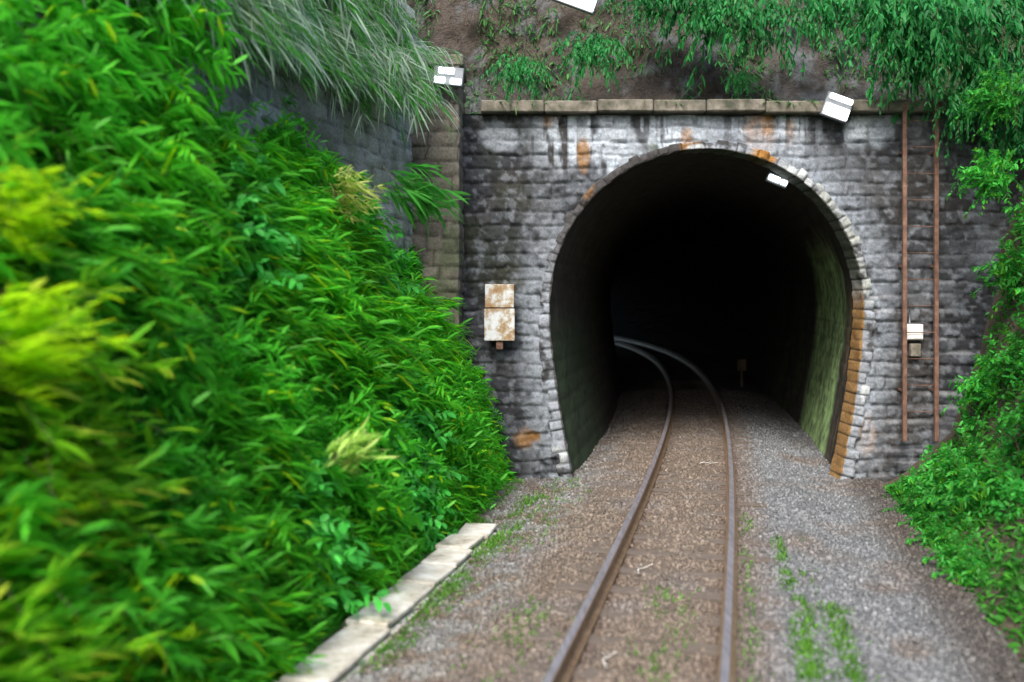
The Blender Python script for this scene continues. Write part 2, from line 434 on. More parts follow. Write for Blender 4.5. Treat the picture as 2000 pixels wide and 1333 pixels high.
for (ax, ay, wx_, wy_, s_) in [(1490, 305, 30, 26, 1.), (1345, 285, 22, 20, .6), (1695, 850, 20, 40, .6), (1040, 850, 22, 22, .5), (1145, 360, 16, 30, .5)]:
    rr = ((Xp-ax)/wx_)**2+((Yp-ay)/wy_)**2
    c = mixc(c, (.42, .20, .045), sstep(1.3, .3, rr+(g-.5))*s_)
for (ax, ay, wx_, wy_) in [(1555, 345, 45, 26), (1085, 890, 26, 22), (1690, 770, 14, 24), (1360, 290, 20, 8)]:
    rr = ((Xp-ax)/wx_)**2+((Yp-ay)/wy_)**2
    c = mixc(c, (.62, .66, .68), sstep(1.3, .4, rr+1.2*(g-.5))*.9)
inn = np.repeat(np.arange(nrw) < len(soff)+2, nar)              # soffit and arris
m = inn*(~left)*sstep(2.7, 2.2, z)*sstep(.12, .22, g)
c = mixc(c, (.36, .19, .04), m*.9)
c = mixc(c, (.05, .07, .025), inn*(~left)*sstep(2.4, 2.9, z)*.8)
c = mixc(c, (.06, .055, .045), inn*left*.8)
c = mixc(c, (.02, .02, .02), (1-sstep(0, .012, E_))*.8)
c = c*(.5+.42*g)[:, None]
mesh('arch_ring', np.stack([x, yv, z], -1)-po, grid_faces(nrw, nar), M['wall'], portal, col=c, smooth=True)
# coping band
mb = MB(); xx = px(940); 
while xx < 8.4:
    w = .75+.2*rng.random(); j = .03*rng.random()
    mb.box(xx, min(xx+w-.012, 8.45), YP-.20-j, YP+.5, WTOP-.03+j, WTOP+.145+j, .018); xx += w
mb.v = [(p[0]-po[0], p[1]-po[1], p[2]) for p in mb.v]; mb.build('coping', M['coping'], portal)
# tunnel lining
yt = np.concatenate([np.arange(YP+.30, 22, .07), np.arange(22, 70, .4)])
zz = np.concatenate([np.linspace(-.6, 2.3, 60)[:-1]]); ang = np.linspace(0, math.pi, 120)
pr = np.concatenate([np.stack([-prof_half(zz), zz], -1), np.stack([-2.3*np.cos(ang), 2.3+2.3*np.sin(ang)], -1), np.stack([prof_half(zz[::-1]), zz[::-1]], -1)])
ar = np.concatenate([[0], np.cumsum(np.linalg.norm(np.diff(pr, axis=0), axis=1))])
YY, AA = np.meshgrid(yt, ar, indexing='ij')
n_ = fbm(YY*2, AA*2, 70); n3 = fbm(YY*8, AA*8, 71)
cz = np.floor(AA/.3); fzz = AA/.3-cz; joint = sstep(0, .06, np.minimum(fzz, 1-fzz))
nn = 1+.018*(n_-.5)+.01*(n3-.5)-.004*joint+.012
ctr = cxt(yt)+(TCX-float(cx(YP)))*sstep(30, YP+3, yt)
Xt = ctr[:, None]+pr[None, :, 0]*(nn+.035*sstep(.6, 0, yt-YP-.3)[:, None]); Zt = 2.0+(pr[None, :, 1]-2.0)*(nn+.035*sstep(.6, 0, yt-YP-.3)[:, None])
V = np.stack([Xt, YY, Zt], -1).reshape(-1, 3)
yf = YY.ravel(); xr = np.tile(pr[:, 0], len(yt)); zr = np.tile(pr[:, 1], len(yt)); g = fbm(YY.ravel()*5, zr*1.2, 72); g2 = fbm(YY.ravel()*1.4+9, zr*.5, 73); g3 = n3.ravel()
c = np.tile(np.array([.05, .046, .042]), (len(yf), 1))
rt = xr > 0
m = rt*sstep(16.4, 17.0, yf+1.0*(g2-.5))*sstep(21.2, 20.0, yf+1.0*(g2-.5))*sstep(3.6, 2.7, zr+.5*(g2-.5))
c = mixc(c, (.30, .46, .2), m*(.55+.45*sstep(.3, .55, g3))*(.6+.4*sstep(.3, .5, g)))
m = rt*sstep(21, 22, yf)*sstep(28, 25, yf)*sstep(.4, .6, g)*sstep(3, 2, zr)
c = mixc(c, (.07, .085, .045), m*.8)
m = rt*sstep(16.6, 16.0, yf)*sstep(.4, .6, g)*sstep(2.9, 2.2, zr)
c = mixc(c, (.16, .13, .08), m*.8)
m = (~rt)*sstep(21, 17, yf)*sstep(2.5, 1.5, zr)
c = mixc(c, (.03, .055, .03), m*.7)
c = mixc(c, (.012, .011, .011), sstep(24, 36, yf)*.9)  # unlit depth of the tunnel painted into the lining colour
c = mixc(c, (.02, .018, .016), (1-joint.ravel())*.25)
c = c*(.6+.8*g3)[:, None]
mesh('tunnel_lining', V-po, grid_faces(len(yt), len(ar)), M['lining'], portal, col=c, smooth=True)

# left pilaster of the portal
def block_box(name, x0, x1, y0, y1, z0, z1, parent, off, colfn, seed=4):
    "rough masonry pier: front and both side faces as displaced sheets"
    per = np.concatenate([np.stack([np.full(30, x0), np.linspace(y1, y0, 30)], -1)[:-1], np.stack([np.linspace(x0, x1, 40), np.full(40, y0)], -1)[:-1], np.stack([np.full(30, x1), np.linspace(y0, y1, 30)], -1)])
    u = np.concatenate([[0], np.cumsum(np.linalg.norm(np.diff(per, axis=0), axis=1))])
    zs = np.arange(z0, z1, .03); U, Z_ = np.meshgrid(u, zs, indexing='ij')
    h, xi, zi, e, fz, b_ = stone_disp(U.ravel()+7, Z_.ravel(), seed)
    cxm, cym = (x0+x1)/2, y1; P = np.repeat(per, len(zs), 0)
    dirv = P-np.array([cxm, cym]); dirv /= np.maximum(np.linalg.norm(dirv, axis=1), .01)[:, None]
    P = P+dirv*(h*.7)[:, None]
    return mesh(name, np.stack([P[:, 0], P[:, 1], Z_.ravel()], -1)-off, grid_faces(len(u), len(zs)), M['wall'], parent, col=colfn(U.ravel(), Z_.ravel(), b_, e), smooth=True)
def pier_col(u, z, b_, e):
    c = np.tile(np.array([.12, .11, .09]), (len(u), 1))*(.6+.7*b_)[:, None]
    c = mixc(c, (.2, .18, .14), sstep(.4, .65, fbm(u*2, z*1.2, 80))*.7)
    c = mixc(c, (.05, .08, .03), sstep(.5, .7, fbm(u*3, z*2, 81))*.6)
    return mixc(c, (.03, .03, .025), (1-sstep(0, .02, e))*.7)
pil = empty('stone_pier', ((px(800)+px(903))/2, YP-.3, 0), 'pale brown stone pier standing left of the tunnel portal above the foliage', 'pier')
pof = np.array(pil.location)
block_box('pier_shaft', px(806), px(900), YP-.75, YP+.3, -.5, pz(150), pil, pof, pier_col)
mb = MB(); mb.box(px(796)-pof[0], px(910)-pof[0], YP-.84-pof[1], YP+.4-pof[1], pz(150)-.02, pz(132), .02); mb.build('pier_cap', M['coping'], pil)

# ---------------------------------------------------------------- left retaining wall, banks, hill
def bank(name, side, ysb, prof, z_noise, seed):
    t = np.linspace(0, 1, 60); pp = np.array(prof, float)
    u = np.linspace(0, len(pp)-1, 90); dd = np.interp(u, range(len(pp)), pp[:, 0]); hh = np.interp(u, range(len(pp)), pp[:, 1])
    nx, ny = nrm(ysb); c = cx(ysb)
    N = fbm(ysb[:, None]*.9+0*dd, dd[None]*1.3+hh[None]*.9+0*ysb[:, None], seed, 5)-.5
    Dd = dd[None]+z_noise*N; Hh = hh[None]-.35+z_noise*.6*N*(hh[None] > .1)
    V = np.stack([c[:, None]+side*nx[:, None]*Dd, ysb[:, None]+side*ny[:, None]*Dd, Hh], -1)
    return V, (len(ysb), len(dd))
LP = [(2.6, 0), (2.85, .35), (3.08, 1.0), (3.35, 2.0), (3.75, 3.2), (4.3, 4.2), (5.2, 4.8), (9, 5.3), (40, 12), (120, 30)]
RP = [(2.65, 0), (3.1, .3), (3.6, .8), (4.0, 1.9), (4.3, 3.3), (4.8, 5.0), (5.6, 6.6), (8, 8.5), (40, 18), (120, 34)]
ysb = np.arange(-12, YP+.4, .15)
V, (a_, b_) = bank('l', -1, ysb, LP, .35, 90)
tag(mesh('left_bank', V.reshape(-1, 3), grid_faces(a_, b_), M['soil'], smooth=True), kind='structure')
V, (a_, b_) = bank('r', 1, ysb, RP, .3, 95)
tag(mesh('right_bank', V.reshape(-1, 3), grid_faces(a_, b_)[:, ::-1], M['soil'], smooth=True), kind='structure')
# hill above the tunnel: steep rock face then slope
xs = np.arange(-12, 18, .09); us = np.concatenate([np.linspace(0, 1, 90), np.linspace(1, 2, 25)[1:]])
UX, UU = np.meshgrid(xs, us, indexing='ij')
yb = np.interp(UU, [0, .12, 1, 2], [YP+.15, YP+.75, YP+3.0, 69]); zb = np.interp(UU, [0, .12, 1, 2], [WTOP+.02, WTOP+.06, 11, 26])
n_ = fbm(UX*.8, zb*.8, 100, 5)-.5; n2_ = fbm(UX*3, zb*2, 101, 4)-.5
rg = np.abs(fbm(UX*1.7, zb*1.1, 105, 4)-.5)
w_ = sstep(.05, .25, UU)
yb = yb-w_*(1.1*n_+.45*n2_)
f = fbm(UX*1.2, zb*1.2, 102).ravel(); g = fbm(UX*6, zb*4, 103).ravel(); h2 = fbm(UX*.5+4, zb*.5, 104).ravel()
c = np.tile(np.array([.05, .042, .036]), (UX.size, 1))
c = mixc(c, (.10, .08, .062), sstep(.4, .6, f)*.7); c = mixc(c, (.16, .17, .18), sstep(.55, .7, g)*.6)
c = mixc(c, (.15, .16, .17), (sstep(1.1, .2, np.abs((UX-px(1650))/1.0))*sstep(7.4, 6.8, zb)).ravel()*sstep(.35, .6, g)*.7)
c = mixc(c, (.04, .075, .02), sstep(.5, .65, h2)*.75)
tag(mesh('hillside', np.stack([UX, yb, zb], -1).reshape(-1, 3), grid_faces(len(xs), len(us)), M['cliff'], col=c, smooth=True), kind='structure')
# outer hill sides, so that the cutting is closed from every position
hx = np.linspace(-300, 300, 61); hy = np.linspace(YP+3, 69, 40); HX, HY = np.meshgrid(hx, hy, indexing='ij')
HZ = 10.4+16*fbm(HX*.02, HY*.02, 110)*sstep(0, 60, HY-YP)+.1*(HY-YP)
HZ = np.where((np.abs(HX-3) < 14) & (HY < 80), HZ-3, HZ)
tag(mesh('far_hill', np.stack([HX, HY, HZ], -1).reshape(-1, 3), grid_faces(61, 40), M['soil'], smooth=True), kind='structure')

# concrete-faced retaining wall behind the left shrubs
def wl(y): return float(cx(y))-4.15
yw = np.arange(-6, YP+.2, .06)
wtop = lambda y: 6.1+.12*(YP-y)
us = np.linspace(0, 1, 120)
YW, UW = np.meshgrid(yw, us, indexing='ij')
zt = wtop(YW); ZW = 2.2+(zt-2.2)*UW
h, xi, zi, e, fz, bb = stone_disp(YW.ravel(), ZW.ravel(), 6)
basex = cx(YW)-4.15-.12*(ZW-2.2)
basex = basex+(px(806)+.12-(float(cx(YP-.3))-4.15))*sstep(YP-4, YP-.8, YW)+.12*(ZW-2.2)*sstep(YP-4, YP-.8, YW)
XW = basex+h.reshape(YW.shape)*.8
f = fbm(YW*1.2, ZW*.5, 120).ravel(); g = fbm(YW*6, ZW*1.5, 121).ravel()
c = np.tile(np.array([.36, .39, .39]), (YW.size, 1))*(.7+.5*bb)[:, None]
c = mixc(c, (.09, .095, .09), sstep(.5, .68, f)*.7); c = mixc(c, (.10, .15, .07), sstep(.45, .65, g)*.5)
c = mixc(c, (.05, .05, .045), (1-sstep(0, .02, e))*.7)
rw = empty('retaining_wall', (wl(9), 9, 2.2), 'pale grey stone retaining wall rising behind the shrubs at upper left', 'retaining wall'); rof = np.array(rw.location)
mesh('wall_stones', np.stack([XW, YW, ZW], -1).reshape(-1, 3)-rof, grid_faces(len(yw), len(us))[:, ::-1], M['wall'], rw, col=c, smooth=True)
cp = MB()
for y in np.arange(-6, YP-1.0, .9):
    x_ = float(np.interp(y+.45, yw, XW[:, -1])); z_ = float(wtop(y+.45))
    hx_ = .28; a = math.atan(float(slope(y)))
    n0 = len(cp.v); cp.box(-.45, .16, -.44, .44, 0, .12, .015)
    for k in range(n0, len(cp.v)):
        p = cp.v[k]; cp.v[k] = (p[0]*math.cos(-a)-p[1]*math.sin(-a)+x_-rof[0], p[0]*math.sin(-a)+p[1]*math.cos(-a)+y+.45-rof[1], p[2]+z_-rof[2])
cp.build('wall_cap', M['conc'], rw)
# upper slope behind the retaining wall
yw2 = np.arange(-6, YP+4, .3); dw = np.array([4.6, 5.2, 7, 10, 16, 30]); hw = np.array([0, .3, 1.4, 3, 6, 12])
V = np.stack([np.stack([cx(yw2)-d_-.3, yw2, 6.1+.12*np.maximum(YP-yw2, 0)+h_-.05+.3*(fbm(yw2, yw2*0+d_, 130)-.5)], -1) for d_, h_ in zip(dw, hw)], 1)
tag(mesh('upper_slope', V.reshape(-1, 3), grid_faces(len(yw2), 6), M['soil'], smooth=True), kind='structure')

# ---------------------------------------------------------------- concrete cable trough along the left of the ballast
tr = empty('cable_trough', (float(cx(8))-1.95, 8, -.3), 'pale concrete cable trough beside the ballast, half overgrown', 'cable trough')
tof = np.array(tr.location)
ys_ = np.arange(4.0, 11.0, .1)
V = sweep([(-2.45, -.45), (-2.45, -.245), (-2.07, -.245), (-2.07, -.45)], ys_); mesh('trough_body', V.reshape(-1, 3)-tof, grid_faces(len(ys_), 4)[:, ::-1], M['conc'], tr)
for y in np.arange(4.2, 10.9, .6):
    if rng.random() < .05: continue
    mb = MB(); a = math.atan(float(slope(y))); nx, ny = nrm(y)
    mb.box(-.185, .185, -.29, .29, 0, .05, .012)
    th = -a+.13*(rng.random()-.5); X0 = float(cx(y))-(2.26+.04*rng.random())*nx; Y0 = y-2.26*ny; j = .03*rng.random()
    mb.v = [(p[0]*math.cos(th)-p[1]*math.sin(th)+X0-tof[0], p[0]*math.sin(th)+p[1]*math.cos(th)+Y0-tof[1], p[2]-.24+j-tof[2]) for p in mb.v]
    mb.build('trough_lid', M['conc'], tr)

# ---------------------------------------------------------------- objects on the portal
# rusty iron ladder
lx0, lx1 = px(1756), px(1817)
lad = empty('iron_ladder', (lx0, YP-.2, 0), 'tall rusty iron ladder fixed upright to the wall right of the arch', 'ladder')
lo = np.array(lad.location)
for xx in (lx0, lx1):
    mb = MB(); mb.box(xx-.03-lo[0], xx+.03-lo[0], -.03, .03, pz(858), pz(208), .006); mb.build('stringer', M['rust'], lad)
for q in np.arange(240, 850, 51):
    mb = MB(); mb.tube([(lx0+.031-lo[0], 0, pz(q)), (lx1-.031-lo[0], 0, pz(q))], .007); mb.build('rung', M['rust'], lad, True)
for q in (300, 520, 760):
    for xx in (lx0, lx1):
        mb = MB(); mb.box(xx-.015-lo[0], xx+.015-lo[0], .031, .26, pz(q)-.02, pz(q)+.02, .004); mb.build('wall_bracket', M['rust'], lad)
# white junction box between the ladder stringers
jx = px(1779); jz = pz(648)
jb = empty('junction_box', (jx, YP-.15, jz), 'small white junction box on the wall between the ladder sides', 'junction box')
mb = MB(); mb.box(-.125, .125, -.0, .13, -.115, .115, .012); mb.build('box_body', M['white'], jb)
mb = MB(); mb.box(-.105, .105, -.016, -.002, -.095, .095, .006); mb.build('box_cover', M['white'], jb)
mb = MB(); mb.tube([(-.06, .05, .11), (-.06, .05, .33)], .014); mb.build('conduit', M['greymetal'], jb, True)
mb = MB(); mb.box(-.05, .10, .02, .12, -.36, -.17, .01); mb.build('stained_bracket', M['coping'], jb)
# white boards at the left jamb
bx_ = (px(948)+px(1004))/2
bd = empty('weathered_board', (bx_, YP-.3, pz(608)), 'tall peeling white board with rust stains left of the arch', 'board')
mb = MB(); mb.box(-.21, .21, 0, .035, .06, .40, .006); mb.build('upper_panel', M['board'], bd)
mb = MB(); mb.box(-.22, .22, -.008, .03, -.42, .045, .006); mb.build('lower_panel', M['board'], bd)
mb = MB(); mb.box(-.05, .05, .036, .28, -.55, .38, .006); mb.build('backing_post', M['rust'], bd)

# added glowing bars on mounts, standing in for train-window reflections
def strip_reflection(name, x, y, z, w, hgt, rot, label, tubes, mat, parts=True, depth=.09, yaw=0):
    o = empty(name, (x, y, z), label, 'window reflection'); o.rotation_euler = (0, rot, yaw)
    mb = MB(); mb.box(-w/2-.02, w/2+.02, .012, depth, -hgt/2-.02, hgt/2+.02, .01); mb.build('added_housing', M['greymetal'], o)
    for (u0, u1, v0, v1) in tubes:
        mb = MB(); mb.box(u0*w, u1*w, -.03, .010, v0*hgt, v1*hgt, .02); mb.build('reflection_bar', mat, o)
    mb = MB(); mb.tube([(0, depth-.01, 0), (0, depth+.25, .03)], .02); mb.build('added_arm', M['greymetal'], o, True)
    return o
strip_reflection('wall_reflection', px(1622), YP-.34, pz(217), .36, .32, R(20), 'added bright white twin bars for a window reflection under the coping, upper right of the arch', [(-.5, .5, -.5, .02), (-.46, .5, .26, .5)], M['refl_bright'])
strip_reflection('arch_reflection', px(1535), YP+.45, pz(345), .30, .11, R(22), 'small added white bars for a window reflection just inside the right shoulder of the arch', [(-.5, .1, -.4, .4), (.16, .5, -.4, .35)], M['refl_pale'])
strip_reflection('strip_reflection', px(1092), YP-.5, pz(4), 1.05, .24, R(20), 'long added glaring strip for a window reflection on the rock face at the top edge', [(-.5, .5, -.5, .5)], M['refl_bright'])
strip_reflection('twin_reflection', px(884), YP-1.05, pz(178), .38, .22, R(6), 'small added pale bars for window reflections on the pier beside the portal', [(-.5, -.08, -.5, -.12), (.1, .5, -.5, -.14), (-.36, .22, .1, .5)], M['refl_pale'])

# pale fallen twigs on the ballast
for (xp, yp, ln, az, lb) in [(1262, 1112, .34, 1.0, 'pale bent twig lying between the rails'), (1195, 1290, .3, 1.2, 'pale thin twig lying on the ballast just inside the left rail at the bottom edge'), (1385, 905, .3, .2, 'thin pale twig by the right rail in front of the portal')]:
    Y_ = 1944*2.63/(yp-570); tw = empty('fallen_twig', ((xp-1000)*Y_/1944, Y_, -.125), lb, 'twig', rz=az)
    mb = MB(); mb.tube([(ln*(t-.5), .06*math.sin(3*t), .012*math.sin(7*t)) for t in np.linspace(0, 1, 9)], .006, 6, r1=.0025); mb.build('twig_stem', M['white'], tw, True)
    mb = MB(); mb.tube([(.02, .055, .008), (.06, .075, .014), (.09, .10, .012)], .003, 6, r1=.0015); mb.build('side_twig', M['white'], tw, True)
# marker inside the tunnel
mk = empty('track_marker', (6.9-.35, 28.4, -.2), 'small brown marker post against the right wall inside the tunnel', 'marker post')
mb = MB(); mb.box(-.03, .03, -.03, .03, 0, .75, .006); mb.build('post', M['soil'], mk)
mb = MB(); mb.box(-.13, .13, -.05, -.031, .45, .78, .006); mb.build('plate', M['soil'], mk)

# ---------------------------------------------------------------- foliage
LT = np.array([(0, 0, 0), (-.8, .3, .0), (0, .32, .0), (.8, .3, .0), (-.75, .68, .0), (0, .7, .0), (.75, .68, 0), (0, 1, 0)])   # u (half widths), v (length)
LF = np.array([(0, 2, 1), (0, 3, 2), (1, 2, 5), (1, 5, 4), (2, 3, 6), (2, 6, 5), (4, 5, 7), (5, 6, 7)])
def leaves(P, D_, L, W, droop, col, fold=.25, up=None):
    """P base (n,3), D_ direction, L length, W half width (n) -> V,F,C"""
    n = len(P); D_ = D_/np.linalg.norm(D_, axis=1)[:, None]
    ref = np.tile(np.array([0, 0, 1.]), (n, 1))+.5*rng.normal(size=(n, 3)) if up is None else up
    S = np.cross(D_, ref); S /= np.maximum(np.linalg.norm(S, axis=1), 1e-4)[:, None]; N = np.cross(S, D_)
    v = LT[:, 1][None]; u = LT[:, 0][None]
    V = P[:, None]+D_[:, None]*(v*L[:, None])[..., None]+S[:, None]*(u*W[:, None])[..., None]
    V = V+N[:, None]*(np.abs(u)*fold*W[:, None])[..., None]
    V[..., 2] -= droop[:, None]*L[:, None]*v**2
    F = (LF[None]+8*np.arange(n)[:, None, None]).reshape(-1, 3)
    return V.reshape(-1, 3), F, np.repeat(col, 8, 0)
def lcol(n, base, tip, vj=.3):
    t = rng.random(n)[:, None]; c = np.array(base)*(1-t)+np.array(tip)*t
    return c*(1-vj+2*vj*rng.random(n))[:, None]
def shrub_proto(R_, ntw, nl, Lr, Wr, base, tip, out=(1, 0, .5), sweepd=(0, 0, 0), seed=1, spread=1.0, droop=.35, tw_droop=.5, acc=None, accf=0):
    "returns leaf arrays + stem arrays; twigs spring from the root and arch outward, leaves alternate along them"
    P = []; D_ = []; SV = []; SF = []
    o = np.array(out, float); o /= np.linalg.norm(o)
    for k in range(ntw):
        d = o+spread*rng.normal(size=3)*.75; d /= np.linalg.norm(d)
        if d@o < -.1: d = d-2*(d@o)*o
        ln = R_*(.65+.5*rng.random()); t = np.linspace(0, 1, 7)
        st = .22*R_*rng.normal(size=3)
        pts = st+d[None]*ln*t[:, None]; pts[:, 2] -= tw_droop*ln*t**2*.6
        pts += .05*R_*np.cumsum(rng.normal(size=(7, 3)), 0)*.5
        tl = np.sort(rng.random(nl)**.8*.85+.15)
        q = np.stack([np.interp(tl, t, pts[:, j]) for j in range(3)], -1)
        tg_ = np.stack([np.interp(tl, t, np.gradient(pts[:, j])) for j in range(3)], -1); tg_ /= np.linalg.norm(tg_, axis=1)[:, None]
        side = np.cross(tg_, rng.normal(size=3)); side /= np.linalg.norm(side, axis=1)[:, None]
        sg = np.where(np.arange(nl) % 2, 1, -1)[:, None]
        P.append(q); D_.append(tg_*.7+side*sg*.8+np.array(sweepd)[None]+.25*rng.normal(size=(nl, 3)))
        if k % 2 == 0:                                    # thin three-sided twig
            w = .008*(1-.7*t)
            ring = []
            for a in (0, 2.1, 4.2): ring.append(pts+np.stack([w*math.cos(a), w*math.sin(a), 0*w], -1))
            rg_ = np.stack(ring, 1).reshape(-1, 3); b0 = sum(len(s) for s in SV); SV.append(rg_)
            for i in range(6):
                for j in range(3):
                    j2 = (j+1) % 3; SF.append((b0+i*3+j, b0+i*3+j2, b0+i*3+3+j2, b0+i*3+3+j))
    P = np.concatenate(P); D_ = np.concatenate(D_); n = len(P)
    L = Lr[0]+(Lr[1]-Lr[0])*rng.random(n); W = L*(Wr[0]+(Wr[1]-Wr[0])*rng.random(n))
    c = lcol(n, base, tip)
    if acc is not None:
        k = rng.random(n) < accf; c[k] = lcol(k.sum(), acc, np.array(acc)*1.3, .2)
    V, F, C_ = leaves(P, D_, L, W, droop*rng.random(n)*1.4, c)
    return V, F, C_, np.concatenate(SV), np.array(SF)
def make_proto(*a, **k):
    V, F, C_, SV, SF = shrub_proto(*a, **k)
    return mesh('foliage', V, F, M['leaf'], col=C_, data_only=True), mesh('stems', SV, SF, M['stem'], data_only=True)
def place(name, proto, loc, rz, scl, label, cat='shrub', group=None, tilt=0):
    r = empty(name, tuple(map(float, loc)), label, cat, group, rz); r.rotation_euler = (0, tilt, rz); r.scale = (scl,)*3
    for nm, me in (('foliage', proto[0]), ('stems', proto[1])):
        o = bpy.data.objects.new(nm, me); COL.objects.link(o); o.parent = r
    return r
TD = (.45, 1.6, 0)                                     # leaves combed along the line by passing trains
G1, G1t = (.055, .36, .02), (.13, .66, .045)
G2, G2t = (.045, .35, .045), (.11, .62, .10)
Yl, Ylt = (.3, .56, .01), (.56, .8, .01)
pA = make_proto(1.0, 90, 24, (.12, .24), (.10, .17), G1, G1t, (1, -.15, .55), (.1, 1.0, 0), acc=Yl, accf=.05)
pB = make_proto(1.0, 80, 22, (.10, .20), (.2, .34), G2, G2t, (1, -.1, .5), (.1, .35, 0))
pC = make_proto(1.0, 90, 24, (.2, .42), (.045, .09), G1, (.12, .56, .025), (1, -.1, .6), (.1, 1.6, .1), droop=.35, acc=Yl, accf=.08)
pY = make_proto(.9, 44, 16, (.3, .6), (.035, .065), Yl, Ylt, (.9, 1.1, -.05), (.5, 2.8, -.05), spread=.5, droop=.06, tw_droop=.05)
pD = make_proto(.9, 64, 26, (.06, .14), (.16, .3), (.02, .15, .04), (.045, .31, .07), (-.3, -1, .1), (0, 0, -.4), droop=.8, tw_droop=1.3)
pR = make_proto(.9, 80, 22, (.08, .17), (.16, .3), (.028, .24, .035), (.07, .44, .05), (-1, -.5, .5), (0, 0, 0), acc=(.1, .34, .02), accf=.15)
pP = make_proto(1.0, 80, 20, (.25, .55), (.02, .04), (.3, .44, .32), (.74, .82, .7), (1, -.1, .4), (.2, 1.7, -.3), droop=.5, tw_droop=1.0, acc=(.09, .34, .06), accf=.45)
pN = make_proto(1.0, 90, 24, (.2, .42), (.05, .10), (.12, .44, .015), (.34, .74, .03), (1, -.1, .5), (.1, 2.2, .0), droop=.2, acc=(.6, .72, .06), accf=.08)
LU = np.array(LP, float)
def on_left(y, u, inset=.1):
    d = float(np.interp(u, range(len(LU)), LU[:, 0]))+inset; h = float(np.interp(u, range(len(LU)), LU[:, 1]))-.35
    nx, ny = nrm(y); return (float(cx(y)-nx*d), float(y-ny*d), h)
RU = np.array(RP, float)
def on_right(y, u, inset=.1):
    d = float(np.interp(u, range(len(RU)), RU[:, 0]))+inset; h = float(np.interp(u, range(len(RU)), RU[:, 1]))-.35
    nx, ny = nrm(y); return (float(cx(y)+nx*d), float(y+ny*d), h)
# rows of shrubs on the left bank
rr = random.Random(3)
kinds = {
 'a': (pA, 'leafy_shrub', 'lush bright green shrub in the thicket on the left bank', 'bright green shrubs of the left bank'),
 'b': (pB, 'broadleaf_shrub', 'mid green broad leaved shrub in the thicket on the left bank', 'broad leaved shrubs of the left bank'),
 'n': (pN, 'lime_shrub', 'lime yellow tinged shrub beside the left edge of the photo', 'lime tinged shrubs nearest the camera on the left'),
 'c': (pC, 'bamboo_clump', 'narrow leaved low bamboo clump arching from the left bank', 'low bamboo clumps of the left bank')}
for y in np.arange(3.4, 14.2, .62):
    for iu, u in enumerate((.45, 1.1, 1.8, 2.5, 3.3, 4.1, 4.8)):
        if u > 3.9 and y > 11.0: continue
        if u > 3.2 and y > 12.9: continue
        yy = y+rr.uniform(-.25, .25)+(.3 if iu % 2 else 0); uu = u+rr.uniform(-.25, .25)
        if yy > 14.1: continue
        kd = rr.choice('aaabccc')
        if yy < 5.2 and rr.random() < .7: kd = 'n'
        P_, nm, lb, gp = kinds[kd]
        s_ = rr.uniform(.55, .85)*(.42 if u < .5 else .75 if u < 1.5 else 1)
        if yy > 12.5: s_ *= .75
        place(nm, P_, on_left(yy, max(uu, .1), .15), -math.atan(float(slope(yy)))+rr.uniform(-.5, .5), s_, lb, group=gp)
# individual plants one can pick out
def at(xp, yp, Y): return ((xp-1000)*Y/1944, Y, 2.5-(yp-570)*Y/1944)
place('yellow_leaved_shrub', pY, at(-50, 668, 4.9), .1, .44, 'glowing yellow green leafy branch reaching in at the left edge, at mid height')
place('yellow_leaved_shrub', pY, at(-60, 1000, 5.2), -.1, .36, 'yellow green leafy branch low at the left edge, below the brightest one')
place('yellow_leaved_shrub', pY, at(120, 1290, 5.3), .3, .45, 'yellowish leafy clump in the bottom left corner')
place('yellow_leaved_shrub', pY, at(-20, 400, 5.2), .3, .36, 'lime green leafy branch at the left edge, above the brightest one')
place('flowering_shrub', make_proto(.5, 26, 14, (.12, .26), (.05, .1), (.42, .58, .08), (.78, .82, .3), (.8, .6, .1), (.3, 1.8, 0), spread=.7, droop=.2, tw_droop=.2), at(650, 360, 10.5), 0, .8, 'pale yellow cream flowering sprig on the thicket beside the pier')
# yellow leaf fan low on the left
place('yellow_leaf_fan', make_proto(.34, 26, 9, (.2, .34), (.04, .07), (.36, .66, .1), (.7, .9, .26), (.7, .8, .1), (.6, 2.4, .2), spread=.35, droop=.1, tw_droop=.1), at(655, 893, 7.7), 0, .85, 'pale yellow striped dead leaf fan low in the green bank', 'leaves')
# one big leaf frond in front of the pier
place('long_leaf_spray', make_proto(.6, 14, 10, (.3, .5), (.06, .1), (.05, .3, .04), (.1, .46, .06), (1, .2, -.25), (1.0, .4, -.3), spread=.4), at(760, 345, 11.2), 0, .8, 'long pointed bright green leaf spray reaching across the pier', 'leaves')

# right bank
for y in np.arange(7.0, 14.2, .62):
    for iu, u in enumerate((.5, 1.3, 2.1, 2.9, 3.7, 4.6)):
        yy = y+rr.uniform(-.25, .25); uu = u+rr.uniform(-.3, .3)
        if yy > 14.0 or (yy < 10.2 and uu < 2.3): continue
        place('bank_shrub', pR if rr.random() < .75 else pB, on_right(yy, uu, .1), math.atan(-float(slope(yy)))+(math.pi if 0 else 0)+rr.uniform(-.4, .4), rr.uniform(.4, .62)*(1-.3*(u < .8)), 'small leafy green shrub on the slope right of the track', group='shrubs of the right bank')
